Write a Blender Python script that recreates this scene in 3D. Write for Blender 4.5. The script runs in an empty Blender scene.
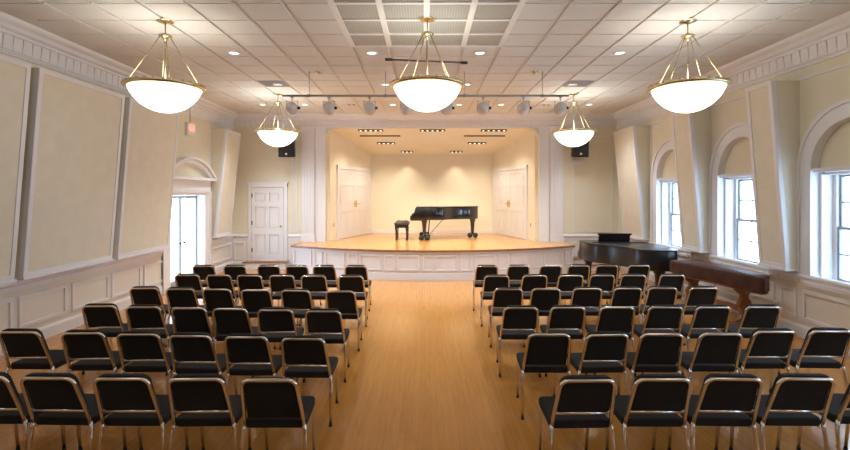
import bpy, bmesh, math, random
from mathutils import Vector, Matrix

random.seed(7)
PI = math.pi
S = bpy.context.scene
C = S.collection

# ------------------------------------------------------------------ camera, world, exposure
cam_d = bpy.data.cameras.new('camera')
cam = bpy.data.objects.new('camera', cam_d)
C.objects.link(cam)
cam.location = (0, 0, 2.1)
cam.rotation_euler = (PI / 2, 0, 0)
cam_d.sensor_width = 36
cam_d.lens = 480 / 850 * 36
cam_d.shift_y = -31 / 850
cam_d.clip_start = 0.05
cam_d.clip_end = 200
S.camera = cam

S.view_settings.view_transform = 'Standard'
S.view_settings.look = 'None'
S.view_settings.exposure = 0.93
S.view_settings.gamma = 1.0
S.view_settings.use_curve_mapping = False

world = bpy.data.worlds.new('world')
S.world = world
world.use_nodes = True
bg = world.node_tree.nodes['Background']
bg.inputs['Color'].default_value = (0.57, 0.76, 1.0, 1)
bg.inputs['Strength'].default_value = 5.4

PENDANT_W = 2.6      # light inside every bowl
BOWL_E = 2.0        # glow of the glass bowl
TRACK_W = 85       # spots on the pipe, aimed at the stage
CAN_W = 13          # lamps in the stage ceiling
WALLWASH_W = 13
DOWN_W = 55          # small downlights in the hall ceiling
WARM = (1.0, 0.88, 0.70)
SOFT = (1.0, 0.95, 0.88)

# ------------------------------------------------------------------ room numbers
WX = 5.52           # side walls at x = -WX, +WX
YB = 13.73          # rear wall (with the stage opening)
YF = -3.6           # wall behind the viewer
ZC = 4.36           # ceiling
SX = 0.21           # stage axis
SZ = 0.74           # stage height

# ------------------------------------------------------------------ materials
def mat(name, col, rough=0.6, metal=0.0, emit=None, estr=0.0, var=0.0, vscale=8.0, bump=0.0, bscale=60.0, coat=0.0, spec=None, stretch=(1, 1, 1)):
    m = bpy.data.materials.new(name)
    m.use_nodes = True
    nt = m.node_tree
    b = nt.nodes['Principled BSDF']
    b.inputs['Base Color'].default_value = (*col, 1)
    b.inputs['Roughness'].default_value = rough
    b.inputs['Metallic'].default_value = metal
    if coat:
        b.inputs['Coat Weight'].default_value = coat
        b.inputs['Coat Roughness'].default_value = 0.12
    if spec is not None:
        b.inputs['Specular IOR Level'].default_value = spec
    if emit:
        b.inputs['Emission Color'].default_value = (*emit, 1)
        b.inputs['Emission Strength'].default_value = estr
    if var or bump:
        tc = nt.nodes.new('ShaderNodeTexCoord')
        mp = nt.nodes.new('ShaderNodeMapping')
        mp.inputs['Scale'].default_value = stretch
        nt.links.new(tc.outputs['Object'], mp.inputs['Vector'])
    if var:
        n = nt.nodes.new('ShaderNodeTexNoise')
        n.inputs['Scale'].default_value = vscale
        n.inputs['Detail'].default_value = 5
        nt.links.new(mp.outputs[0], n.inputs['Vector'])
        r = nt.nodes.new('ShaderNodeValToRGB')
        r.color_ramp.elements[0].position = 0.3
        r.color_ramp.elements[1].position = 0.7
        r.color_ramp.elements[0].color = (*[c * (1 - var) for c in col], 1)
        r.color_ramp.elements[1].color = (*[min(1, c * (1 + var)) for c in col], 1)
        nt.links.new(n.outputs['Fac'], r.inputs['Fac'])
        nt.links.new(r.outputs[0], b.inputs['Base Color'])
    if bump:
        n2 = nt.nodes.new('ShaderNodeTexNoise')
        n2.inputs['Scale'].default_value = bscale
        nt.links.new(mp.outputs[0], n2.inputs['Vector'])
        bp = nt.nodes.new('ShaderNodeBump')
        bp.inputs['Strength'].default_value = bump
        bp.inputs['Distance'].default_value = 0.01
        nt.links.new(n2.outputs['Fac'], bp.inputs['Height'])
        nt.links.new(bp.outputs[0], b.inputs['Normal'])
    return m


def wood_floor(name, c1, c2, rough):
    m = bpy.data.materials.new(name)
    m.use_nodes = True
    nt = m.node_tree
    L = nt.links.new
    b = nt.nodes['Principled BSDF']
    tc = nt.nodes.new('ShaderNodeTexCoord')
    mp = nt.nodes.new('ShaderNodeMapping')
    mp.inputs['Rotation'].default_value = (0, 0, PI / 2)
    L(tc.outputs['Object'], mp.inputs['Vector'])
    br = nt.nodes.new('ShaderNodeTexBrick')
    br.inputs['Scale'].default_value = 1.0
    br.inputs['Brick Width'].default_value = 1.25
    br.inputs['Row Height'].default_value = 0.058
    br.inputs['Mortar Size'].default_value = 0.0008
    br.inputs['Mortar Smooth'].default_value = 0.3
    br.offset = 0.37
    br.inputs['Color1'].default_value = (*c1, 1)
    br.inputs['Color2'].default_value = (*c2, 1)
    br.inputs['Mortar'].default_value = (c2[0] * .6, c2[1] * .55, c2[2] * .5, 1)
    L(mp.outputs[0], br.inputs['Vector'])
    gm = nt.nodes.new('ShaderNodeMapping')
    gm.inputs['Scale'].default_value = (10, 1.0, 1)
    L(tc.outputs['Object'], gm.inputs['Vector'])
    n = nt.nodes.new('ShaderNodeTexNoise')
    n.inputs['Scale'].default_value = 2.2
    n.inputs['Detail'].default_value = 7
    n.inputs['Distortion'].default_value = 0.4
    L(gm.outputs[0], n.inputs['Vector'])
    mx = nt.nodes.new('ShaderNodeMix')
    mx.data_type = 'RGBA'
    mx.blend_type = 'MULTIPLY'
    rp = nt.nodes.new('ShaderNodeValToRGB')
    rp.color_ramp.elements[0].position = 0.3
    rp.color_ramp.elements[0].color = (0.78, 0.72, 0.64, 1)
    rp.color_ramp.elements[1].position = 0.7
    rp.color_ramp.elements[1].color = (1.08, 1.08, 1.05, 1)
    L(n.outputs['Fac'], rp.inputs['Fac'])
    mx.inputs[0].default_value = 0.5
    L(br.outputs['Color'], mx.inputs[6])
    L(rp.outputs[0], mx.inputs[7])
    L(mx.outputs[2], b.inputs['Base Color'])
    rn = nt.nodes.new('ShaderNodeTexNoise')
    rn.inputs['Scale'].default_value = 3.0
    L(tc.outputs['Object'], rn.inputs['Vector'])
    mr = nt.nodes.new('ShaderNodeMapRange')
    mr.inputs['To Min'].default_value = rough * .8
    mr.inputs['To Max'].default_value = rough * 1.25
    L(rn.outputs['Fac'], mr.inputs['Value'])
    L(mr.outputs[0], b.inputs['Roughness'])
    bp = nt.nodes.new('ShaderNodeBump')
    bp.inputs['Strength'].default_value = 0.06
    bp.inputs['Distance'].default_value = 0.005
    L(br.outputs['Fac'], bp.inputs['Height'])
    L(bp.outputs[0], b.inputs['Normal'])
    return m


def weave(name, col):
    """stretched fabric with a fine weave"""
    m = mat(name, col, 0.9)
    nt = m.node_tree
    L = nt.links.new
    b = nt.nodes['Principled BSDF']
    tc = nt.nodes.new('ShaderNodeTexCoord')
    w = nt.nodes.new('ShaderNodeTexNoise')
    w.inputs['Scale'].default_value = 5
    w.inputs['Detail'].default_value = 8
    L(tc.outputs['Object'], w.inputs['Vector'])
    r = nt.nodes.new('ShaderNodeValToRGB')
    r.color_ramp.elements[0].position = .3
    r.color_ramp.elements[1].position = .7
    r.color_ramp.elements[0].color = (*[c * .96 for c in col], 1)
    r.color_ramp.elements[1].color = (*[min(1, c * 1.03) for c in col], 1)
    L(w.outputs['Fac'], r.inputs['Fac'])
    L(r.outputs[0], b.inputs['Base Color'])
    v = nt.nodes.new('ShaderNodeTexNoise')
    v.inputs['Scale'].default_value = 160
    L(tc.outputs['Object'], v.inputs['Vector'])
    bp = nt.nodes.new('ShaderNodeBump')
    bp.inputs['Strength'].default_value = .15
    bp.inputs['Distance'].default_value = .004
    L(v.outputs['Fac'], bp.inputs['Height'])
    L(bp.outputs[0], b.inputs['Normal'])
    return m


M = {}
M['wall'] = mat('cream_paint', (0.76, 0.71, 0.56), 0.75, var=.03, vscale=2, bump=.05)
M['fabric_panel'] = weave('cream_panel_fabric', (0.76, 0.695, 0.56))
M['trim'] = mat('white_trim_paint', (0.79, 0.775, 0.79), 0.42, var=.015, vscale=3)
M['stage_wall'] = mat('stage_cream_paint', (0.86, 0.79, 0.64), 0.7, var=.02, vscale=2)
M['ceil'] = mat('ceiling_tile', (0.71, 0.685, 0.645), 0.9, var=.03, vscale=30, bump=.25, bscale=220)
M['rail'] = mat('ceiling_rail_white', (0.80, 0.78, 0.75), 0.6)
M['floor'] = wood_floor('hall_wood_floor', (0.57, 0.262, 0.060), (0.525, 0.235, 0.051), 0.155)
M['stage_floor'] = wood_floor('stage_wood_floor', (0.66, 0.35, 0.115), (0.62, 0.32, 0.10), 0.2)
M['nosing'] = mat('stained_wood_edge', (0.30, 0.13, 0.05), 0.35, var=.2, vscale=10)
M['black_fabric'] = mat('black_upholstery', (0.020, 0.018, 0.017), 0.85, var=.2, vscale=60, bump=.3, bscale=400, spec=.25)
M['chrome'] = mat('chrome_tube', (0.78, 0.74, 0.70), 0.16, 1.0)
M['rubber'] = mat('black_rubber', (0.015, 0.015, 0.015), 0.7)
M['brass'] = mat('polished_brass', (0.66, 0.56, 0.34), 0.25, 1.0, var=.1, vscale=20)
M['bowl'] = mat('alabaster_glass', (0.85, 0.83, 0.78), 0.35, emit=(1.0, 0.955, 0.88), estr=BOWL_E, var=.05, vscale=9)
M['piano'] = mat('black_lacquer', (0.012, 0.011, 0.012), 0.14, coat=.6)
M['piano_satin'] = mat('satin_black', (0.010, 0.009, 0.011), 0.28)
M['ivory'] = mat('piano_key_white', (0.8, 0.78, 0.7), 0.3)
M['leather'] = mat('tufted_leather', (0.05, 0.035, 0.028), 0.4, bump=.2, bscale=80)
M['door'] = mat('white_door_paint', (0.80, 0.78, 0.785), 0.4)
M['speaker'] = mat('speaker_black', (0.012, 0.012, 0.013), 0.55, bump=.2, bscale=300)
M['plastic'] = mat('white_plastic', (0.75, 0.73, 0.70), 0.4)
M['grille'] = None
M['steel'] = mat('grey_painted_steel', (0.42, 0.41, 0.40), 0.35, .6)
M['spot'] = mat('pale_grey_lamp_housing', (0.72, 0.70, 0.68), 0.4)
M['black'] = mat('matt_black_metal', (0.012, 0.012, 0.012), 0.5)
M['lens'] = mat('lit_lamp_lens', (0.9, 0.85, 0.7), 0.2, emit=(1, .9, .72), estr=1.2)
M['downlight'] = mat('downlight_lens', (0.9, 0.9, 0.9), 0.3, emit=(.92, .95, 1.0), estr=1.6)
M['red'] = mat('red_glow_letters', (0.9, 0.1, 0.05), 0.4, emit=(1, .12, .06), estr=1.6)
M['sash'] = mat('window_sash_paint', (0.30, 0.31, 0.33), 0.4)
M['muntin'] = mat('window_muntin_paint', (0.45, 0.47, 0.50), 0.4)
M['cover'] = mat('brown_vinyl_cover', (0.062, 0.024, 0.016), 0.6, spec=.25, var=.25, vscale=6, bump=.5, bscale=9)
M['walnut'] = mat('reddish_stained_wood', (0.27, 0.10, 0.035), 0.35, var=.25, vscale=5, stretch=(1, 1, 6))
M['shade'] = mat('cream_window_shade', (0.76, 0.69, 0.53), 0.8)
M['gold'] = mat('gold_lever', (0.8, 0.55, 0.18), 0.25, 1.0)
M['vent'] = mat('grey_vent', (0.36, 0.33, 0.34), 0.6)


def glass_mat():
    m = bpy.data.materials.new('window_glass')
    m.use_nodes = True
    nt = m.node_tree
    nt.nodes.remove(nt.nodes['Principled BSDF'])
    out = nt.nodes['Material Output']
    t = nt.nodes.new('ShaderNodeBsdfTransparent')
    t.inputs[0].default_value = (.93, .96, .97, 1)
    g = nt.nodes.new('ShaderNodeBsdfGlossy')
    g.inputs['Roughness'].default_value = .02
    mx = nt.nodes.new('ShaderNodeMixShader')
    mx.inputs[0].default_value = .05
    nt.links.new(t.outputs[0], mx.inputs[1])
    nt.links.new(g.outputs[0], mx.inputs[2])
    nt.links.new(mx.outputs[0], out.inputs['Surface'])
    return m


M['glass'] = glass_mat()


def grille_mat():
    """perforated pale metal: fine grid of holes"""
    m = mat('perforated_grille', (0.50, 0.52, 0.46), 0.5)
    nt = m.node_tree
    L = nt.links.new
    b = nt.nodes['Principled BSDF']
    tc = nt.nodes.new('ShaderNodeTexCoord')
    br = nt.nodes.new('ShaderNodeTexBrick')
    br.offset = 0
    br.inputs['Scale'].default_value = 1
    br.inputs['Brick Width'].default_value = .034
    br.inputs['Row Height'].default_value = .034
    br.inputs['Mortar Size'].default_value = .006
    br.inputs['Color1'].default_value = (.30, .30, .27, 1)
    br.inputs['Color2'].default_value = (.32, .32, .29, 1)
    br.inputs['Mortar'].default_value = (.43, .43, .39, 1)
    L(tc.outputs['Object'], br.inputs['Vector'])
    L(br.outputs['Color'], b.inputs['Base Color'])
    return m


M['grille'] = grille_mat()

# ------------------------------------------------------------------ mesh builder
class MB:
    def __init__(self):
        self.v = []
        self.f = []
        self.sm = []

    def add(self, vs, fs, smooth=False, mx=None):
        o = len(self.v)
        for p in vs:
            p = Vector(p)
            self.v.append(mx @ p if mx else p)
        for f in fs:
            self.f.append([o + i for i in f])
            self.sm.append(smooth)

    def box(self, x0, x1, y0, y1, z0, z1, mx=None):
        vs = [(x0, y0, z0), (x1, y0, z0), (x1, y1, z0), (x0, y1, z0), (x0, y0, z1), (x1, y0, z1), (x1, y1, z1), (x0, y1, z1)]
        self.add(vs, [(0, 3, 2, 1), (4, 5, 6, 7), (0, 1, 5, 4), (1, 2, 6, 5), (2, 3, 7, 6), (3, 0, 4, 7)], False, mx)

    def hexa(self, vs, mx=None):
        self.add(vs, [(0, 3, 2, 1), (4, 5, 6, 7), (0, 1, 5, 4), (1, 2, 6, 5), (2, 3, 7, 6), (3, 0, 4, 7)], False, mx)

    def prism(self, pts, z0, z1, mx=None, smooth=False):
        """pts: outline in xy, extruded along z"""
        n = len(pts)
        vs = [(x, y, z0) for x, y in pts] + [(x, y, z1) for x, y in pts]
        o = len(self.v)
        self.add(vs, [tuple(range(n - 1, -1, -1)), tuple(range(n, 2 * n))], False, mx)
        for i in range(n):
            j = (i + 1) % n
            self.f.append([o + i, o + j, o + n + j, o + n + i])
            self.sm.append(smooth)

    def tube(self, pts, r, n=10, cap=True, mx=None):
        pts = [Vector(p) for p in pts]
        rs = r if isinstance(r, (list, tuple)) else [r] * len(pts)
        vs, fs = [], []
        ref = None
        for i, p in enumerate(pts):
            if i == 0:
                t = pts[1] - p
            elif i == len(pts) - 1:
                t = p - pts[i - 1]
            else:
                t = (pts[i + 1] - p).normalized() + (p - pts[i - 1]).normalized()
            t.normalize()
            if ref is None:
                ref = Vector((0, 0, 1)) if abs(t.z) < .9 else Vector((1, 0, 0))
            a = t.cross(ref).normalized()
            b = a.cross(t).normalized()
            ref = b
            for k in range(n):
                an = 2 * PI * k / n
                vs.append(p + (a * math.cos(an) + b * math.sin(an)) * rs[i])
        for i in range(len(pts) - 1):
            for k in range(n):
                j = (k + 1) % n
                fs.append((i * n + k, i * n + j, (i + 1) * n + j, (i + 1) * n + k))
        self.add(vs, fs, True, mx)
        if cap:
            o = len(self.v) - len(vs)
            self.f.append([o + k for k in range(n)][::-1])
            self.sm.append(False)
            self.f.append([o + (len(pts) - 1) * n + k for k in range(n)])
            self.sm.append(False)

    def lathe(self, prof, n=32, mx=None, smooth=True):
        """prof: (r, z) list turned round z"""
        vs, fs = [], []
        for r, z in prof:
            for k in range(n):
                a = 2 * PI * k / n
                vs.append((max(r, 1e-5) * math.cos(a), max(r, 1e-5) * math.sin(a), z))
        for i in range(len(prof) - 1):
            for k in range(n):
                j = (k + 1) % n
                fs.append((i * n + k, i * n + j, (i + 1) * n + j, (i + 1) * n + k))
        self.add(vs, fs, smooth, mx)

    def build(self, name, m, parent=None, bevel=0, seg=2, sub=0):
        me = bpy.data.meshes.new(name)
        me.from_pydata([tuple(p) for p in self.v], [], self.f)
        bm = bmesh.new()
        bm.from_mesh(me)
        bmesh.ops.recalc_face_normals(bm, faces=bm.faces)
        if bevel:
            bmesh.ops.remove_doubles(bm, verts=bm.verts, dist=1e-5)
            ed = [e for e in bm.edges if len(e.link_faces) == 2 and e.calc_face_angle(0) > .5]
            bmesh.ops.bevel(bm, geom=ed, offset=bevel, segments=seg, affect='EDGES', profile=.6, clamp_overlap=True)
            for f in bm.faces:
                f.smooth = True
        bm.to_mesh(me)
        bm.free()
        if not bevel:
            for p, s in zip(me.polygons, self.sm):
                p.use_smooth = s
        me.materials.append(m)
        o = bpy.data.objects.new(name, me)
        C.objects.link(o)
        if parent:
            o.parent = parent
        return o


def tag(o, label=None, cat=None, group=None, kind=None):
    if label: o['label'] = label
    if cat: o['category'] = cat
    if group: o['group'] = group
    if kind: o['kind'] = kind
    return o


def thing(name, label, cat, loc=(0, 0, 0), rz=0, group=None):
    o = bpy.data.objects.new(name, None)
    o.empty_display_size = .1
    C.objects.link(o)
    o.location = loc
    o.rotation_euler = (0, 0, rz)
    return tag(o, label, cat, group)


def struct(name, mb, m, label=None, bevel=0):
    o = mb.build(name, m, None, bevel)
    return tag(o, label, None, None, 'structure')


def copy_tree(o, parent=None):
    c = o.copy()
    C.objects.link(c)
    c.parent = parent
    for ch in list(o.children):
        copy_tree(ch, c)
    return c


def lamp(name, kind, loc, energy, color, parent=None, size=.1, aim=None, cone=60, blend=.5):
    d = bpy.data.lights.new(name, kind)
    d.energy = energy
    d.color = color
    d.shadow_soft_size = size
    if kind == 'SPOT':
        d.spot_size = math.radians(cone)
        d.spot_blend = blend
    o = bpy.data.objects.new(name, d)
    C.objects.link(o)
    o.location = loc
    if aim is not None:
        o.rotation_euler = (Vector(aim) - Vector(loc)).to_track_quat('-Z', 'Y').to_euler()
    if parent:
        o.parent = parent
    return o


def text_mesh(name, body, size, m, parent, loc, rot, extrude=.002):
    cu = bpy.data.curves.new(name, 'FONT')
    cu.body = body
    cu.size = size
    cu.extrude = extrude
    cu.align_x = 'CENTER'
    cu.align_y = 'CENTER'
    t = bpy.data.objects.new(name + '_curve', cu)
    C.objects.link(t)
    dg = bpy.context.evaluated_depsgraph_get()
    dg.update()
    me = bpy.data.meshes.new_from_object(t.evaluated_get(dg))
    bpy.data.objects.remove(t)
    me.materials.clear()
    me.materials.append(m)
    o = bpy.data.objects.new(name, me)
    C.objects.link(o)
    o.parent = parent
    o.location = loc
    o.rotation_euler = rot
    return o


def spline(pts, n=10, closed=False):
    """Catmull-Rom through 2-D or 3-D points"""
    P = [Vector(p) for p in pts]
    out = []
    N = len(P)
    rng = range(N) if closed else range(N - 1)
    for i in rng:
        p1, p2 = P[i], P[(i + 1) % N]
        p0 = P[(i - 1) % N] if closed or i > 0 else p1 + (p1 - p2)
        p3 = P[(i + 2) % N] if closed or i + 2 < N else p2 + (p2 - p1)
        for k in range(n):
            t = k / n
            out.append(.5 * ((2 * p1) + (-p0 + p2) * t + (2 * p0 - 5 * p1 + 4 * p2 - p3) * t * t + (-p0 + 3 * p1 - 3 * p2 + p3) * t ** 3))
    if not closed:
        out.append(P[-1])
    return out


# ------------------------------------------------------------------ floor, ceiling
f = MB()
f.box(-WX - .5, WX + .5, YF, YB + .1, -.1, 0)
struct('floor', f, M['floor'])

# stage opening and raised stage floor
OX0, OX1 = SX - 3.05, SX + 3.05
AL, AR, AY = -1.88, 2.37, 16.74       # back corners of the alcove
f = MB()
front = []
for i in range(41):
    t = -1 + 2 * i / 40
    front.append((SX + 3.73 * t, 12.72 - 1.14 * (1 - t * t)))
outline = front + [(SX + 3.73, YB), (OX1, YB), (AR + .1, AY), (AL - .1, AY), (OX0, YB), (SX - 3.73, YB)]
f.prism(outline, SZ - .04, SZ)
struct('floor_stage', f, M['stage_floor'])
f = MB()                                # wooden nosing round the lip
nose_in = [(x, y) for x, y in front]
nose_out = [(SX + (x - SX) * 1.008, y - .035) for x, y in front]
for i in range(40):
    a, b, c2, d = nose_out[i], nose_out[i + 1], nose_in[i + 1], nose_in[i]
    f.hexa([(*a, SZ - .045), (*b, SZ - .045), (*c2, SZ - .045), (*d, SZ - .045), (*a, SZ + .002), (*b, SZ + .002), (*c2, SZ + .002), (*d, SZ + .002)])
for s in (-1, 1):
    xa = SX + 3.73 * s
    f.box(min(xa, xa + .03 * s), max(xa, xa + .03 * s), 12.69, YB - .02, SZ - .045, SZ + .002)
struct('trim_1', f, M['nosing'])
# curved white stage front with recessed panels
def arc_pt(t, off=0.0, z=0.0):
    x = SX + 3.73 * t
    y = 12.72 - 1.14 * (1 - t * t)
    dx, dy = 3.73, 1.14 * 2 * t
    l = math.hypot(dx, dy)
    return (x + dy / l * off, y - dx / l * off + 0.03, z)
f = MB()
def arc_strip(mb, t0, t1, z0, z1, o0, o1, n):
    for i in range(n):
        ta = t0 + (t1 - t0) * i / n
        tb = t0 + (t1 - t0) * (i + 1) / n
        mb.hexa([arc_pt(ta, o1, z0), arc_pt(tb, o1, z0), arc_pt(tb, o0, z0), arc_pt(ta, o0, z0),
                 arc_pt(ta, o1, z1), arc_pt(tb, o1, z1), arc_pt(tb, o0, z1), arc_pt(ta, o0, z1)])
arc_strip(f, -1, 1, 0, SZ - .045, -.1, 0, 40)
arc_strip(f, -1, 1, 0, .17, 0, .025, 40)
arc_strip(f, -1, 1, .17, .19, 0, .015, 40)
arc_strip(f, -1, 1, SZ - .10, SZ - .045, 0, .018, 40)
for s in (-1, 1):
    xa = SX + 3.70 * s
    f.box(min(xa, xa - .06 * s), max(xa, xa - .06 * s), 12.72, YB - .02, 0, SZ - .045)
# frames: alternate wide and narrow panels
t = -.985
wide = True
while t < .97:
    w = (.53 if wide else .25) / 3.73
    a, b = t, min(t + w, .985)
    e = .017 / 3.73
    for (q0, q1, z0, z1) in ((a, b, .59, .622), (a, b, .235, .267), (a, a + 2 * e, .235, .622), (b - 2 * e, b, .235, .622)):
        arc_strip(f, q0, q1, z0, z1, 0, .032, max(1, int((q1 - q0) / .04)))
    t = b + .075 / 3.73
    wide = not wide
struct('trim_2', f, M['trim'])

# ceiling with tiles set between raised rails
GX0, DX = 0.02, 0.56
GY0, DY = 6.18, 0.547
f = MB()
f.box(-WX - .4, WX + .4, YF, YB + .1, ZC, ZC + .1)
for i in range(-11, 12):
    for j in range(-18, 15):
        x0, x1 = GX0 + DX * i + .026, GX0 + DX * (i + 1) - .026
        y0, y1 = GY0 + DY * j + .012, GY0 + DY * (j + 1) - .012
        if x0 < -WX or x1 > WX or y1 > YB:
            continue
        if -2 <= i <= 1 and -4 <= j <= 1:
            continue
        f.box(x0, x1, y0, y1, ZC - .022, ZC + .01)
struct('ceiling', f, M['ceil'])
f = MB()
# wide white bars round the air grilles
for i in range(-2, 3):
    x = GX0 + DX * i
    f.box(x - .036, x + .036, GY0 - 4 * DY, GY0 + 2 * DY + .03, ZC - .028, ZC + .01)
for j in range(-4, 3):
    y = GY0 + DY * j
    f.box(GX0 - 2 * DX, GX0 + 2 * DX, y - .028, y + .028, ZC - .026, ZC + .01)
struct('trim_3', f, M['rail'])

# ------------------------------------------------------------------ side walls
def wall_box(mb, s, y0, y1, z0, z1, t=.45):
    a, b = (WX, WX + t) if s > 0 else (-WX - t, -WX)
    mb.box(a, b, y0, y1, z0, z1)

WIN = [-0.32, 1.85, 4.02, 6.19, 8.36, 10.75]         # window centres along the right wall; first two unseen, added for more daylight
RI, RO = 0.66, 0.90                     # inner and outer arch radius
SPR, SILL = 2.44, 0.82
f = MB()
wall_box(f, 1, YF, WIN[0] - RI, 0, ZC)
ys = [(WIN[k] + RI, WIN[k + 1] - RI) for k in range(5)] + [(WIN[5] + RI, YB + .1)]
for a, b in ys:
    wall_box(f, 1, a, b, 0, ZC)
for c in WIN:
    wall_box(f, 1, c - RI, c + RI, 0, SILL)
    n = 20
    for k in range(n):
        a0, a1 = PI * k / n, PI * (k + 1) / n
        y0, z0 = c + RI * math.cos(a0), SPR + RI * math.sin(a0)
        y1, z1 = c + RI * math.cos(a1), SPR + RI * math.sin(a1)
        X0, X1 = WX, WX + .45
        f.hexa([(X0, y1, z1), (X1, y1, z1), (X1, y0, z0), (X0, y0, z0), (X0, y1, ZC), (X1, y1, ZC), (X1, y0, ZC), (X0, y0, ZC)])
struct('wall_right', f, M['wall'])

DC, DH, DTOP = 11.16, .83, 2.09          # doorway in the left wall
f = MB()
wall_box(f, -1, YF, DC - DH, 0, ZC)
wall_box(f, -1, DC + DH, YB + .1, 0, ZC)
wall_box(f, -1, DC - DH, DC + DH, DTOP, ZC)
struct('wall_left', f, M['wall'])
f = MB()
f.box(-WX - .4, WX + .4, YF - .2, YF, 0, ZC)
struct('wall_rear', f, M['wall'])

# back wall with the stage opening (rounded top corners)
f = MB()
OT = 3.99
f.box(-WX - .4, OX0, YB, YB + .15, 0, ZC)
f.box(OX1, WX + .4, YB, YB + .15, 0, ZC)
f.box(OX0, OX1, YB, YB + .15, 0, SZ - .05)
R = .42
f.box(OX0 + R, OX1 - R, YB, YB + .15, OT, ZC)
for s, xc in ((-1, OX0 + R), (1, OX1 - R)):
    n = 10
    for k in range(n):
        a0, a1 = PI / 2 * k / n, PI / 2 * (k + 1) / n
        xa, za = xc + s * R * math.sin(a0), OT - R + R * math.cos(a0)
        xb, zb = xc + s * R * math.sin(a1), OT - R + R * math.cos(a1)
        if s < 0:
            xa, za, xb, zb = xb, zb, xa, za
        f.hexa([(xa, YB, za), (xb, YB, zb), (xb, YB + .15, zb), (xa, YB + .15, za), (xa, YB, ZC), (xb, YB, ZC), (xb, YB + .15, ZC), (xa, YB + .15, ZC)])
struct('wall_front', f, M['wall'])

# alcove behind the opening
AZ0, AZ1 = 4.02, 3.46
f = MB()
f.box(AL - .1, AR + .1, AY, AY + .1, SZ - .1, AZ1 + .1)
struct('wall_stage', f, M['stage_wall'])
AFX0, AFX1 = SX - 2.96, SX + 2.96
YA = YB + .15
for nm, xa, xb, s in (('wall_stage_left', AFX0, AL, -1), ('wall_stage_right', AFX1, AR, 1)):
    f = MB()
    o = .1 * s
    f.hexa([(xa, YA, SZ - .1), (xb, AY, SZ - .1), (xb + o, AY, SZ - .1), (xa + o, YA, SZ - .1),
            (xa, YA, AZ0 + .1), (xb, AY, AZ1 + .1), (xb + o, AY, AZ1 + .1), (xa + o, YA, AZ0 + .1)])
    f.box(min(xa, xa + s * .25), max(xa, xa + s * .25), YA - .02, YA + .06, SZ - .1, AZ0 + .1)
    struct(nm, f, M['stage_wall'])
f = MB()
f.hexa([(AFX0 - .1, YA - .01, AZ0), (AFX1 + .1, YA - .01, AZ0), (AR + .1, AY + .02, AZ1), (AL - .1, AY + .02, AZ1),
        (AFX0 - .1, YA - .01, AZ0 + .1), (AFX1 + .1, YA - .01, AZ0 + .1), (AR + .1, AY + .02, AZ1 + .1), (AL - .1, AY + .02, AZ1 + .1)])
struct('ceiling_stage', f, M['stage_wall'])

# ------------------------------------------------------------------ crown moulding, rails, wainscot
def crown_profile(zb=3.94):
    # (projection from wall, z)
    return [(0, zb), (.03, zb), (.035, zb + .02), (.05, zb + .03), (.05, 4.17), (.10, 4.19), (.105, 4.22), (.16, 4.24), (.19, 4.28), (.25, 4.31), (.27, 4.33), (.28, ZC), (0, ZC)]

def extrude_along(mb, prof, p0, p1, inward):
    """profile (d,z) swept from p0 to p1 (xy), d measured towards inward"""
    n = len(prof)
    vs = []
    for p in (p0, p1):
        for d, z in prof:
            vs.append((p[0] + inward[0] * d, p[1] + inward[1] * d, z))
    fs = [tuple(range(n)), tuple(range(2 * n - 1, n - 1, -1))]
    for i in range(n):
        j = (i + 1) % n
        fs.append((i, j, n + j, n + i))
    mb.add(vs, fs)

def dentils(mb, p0, p1, inward, step=.155):
    p0, p1 = Vector(p0), Vector(p1)
    L = (p1 - p0).length
    u = (p1 - p0) / L
    w = Vector(inward)
    k = .03
    while k + step < L:
        a, b = p0 + u * k, p0 + u * (k + step * .86)
        c0, c1 = p0 + u * (k - .008), p0 + u * (k + step * .86 + .008)
        d0, d1 = .045, .090
        top = [a + w * d1, b + w * d1, b + w * d0, a + w * d0]
        bot = [c0 + w * .075, c1 + w * .075, c1 + w * d0, c0 + w * d0]
        mb.hexa([(*q, LOW) for q in bot] + [(*q, 4.18) for q in top])
        k += step

rails = [((-WX, YF), (-WX, YB), (1, 0)), ((WX, YF), (WX, YB), (-1, 0)), ((-WX, YB), (WX, YB), (0, -1))]
for nm, (p0, p1, w) in zip(('trim_4', 'trim_5', 'trim_6'), rails):
    f = MB()
    extrude_along(f, crown_profile(4.03 if nm == 'trim_6' else 3.94), p0, p1, w)
    LOW = 4.06 if nm == 'trim_6' else 3.99
    dentils(f, p0, p1, w)
    struct(nm, f, M['trim'])

def base_prof(): return [(0, 0), (.03, 0), (.03, .15), (.022, .17), (.012, .185), (0, .19)]
def rail_prof(): return [(0, .80), (.018, .80), (.022, .86), (.045, .885), (.05, .91), (.035, .935), (0, .945)]

f = MB()
extrude_along(f, base_prof(), (-WX, YF), (-WX, DC - DH - .29), (1, 0))
extrude_along(f, base_prof(), (-WX, DC + DH + .29), (-WX, YB), (1, 0))
struct('baseboard_left', f, M['trim'])
f = MB()
extrude_along(f, base_prof(), (WX, YF), (WX, YB), (-1, 0))
struct('baseboard_right', f, M['trim'])
f = MB()
extrude_along(f, base_prof(), (-WX, YB), (SX - 3.75, YB), (0, -1))
extrude_along(f, base_prof(), (SX + 3.75, YB), (WX, YB), (0, -1))
struct('baseboard_front', f, M['trim'])

def frame_rect(mb, s, y0, y1, z0, z1, w=.022, p=.02, field=None, base=WX):
    """raised moulding frame on a side wall"""
    for a, b, c, d in ((y0, y1, z0, z0 + w), (y0, y1, z1 - w, z1), (y0, y0 + w, z0 + w, z1 - w), (y1 - w, y1, z0 + w, z1 - w)):
        x0, x1 = (base - p, base + .01) if s > 0 else (-base - .01, -base + p)
        mb.box(x0, x1, a, b, c, d)

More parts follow.
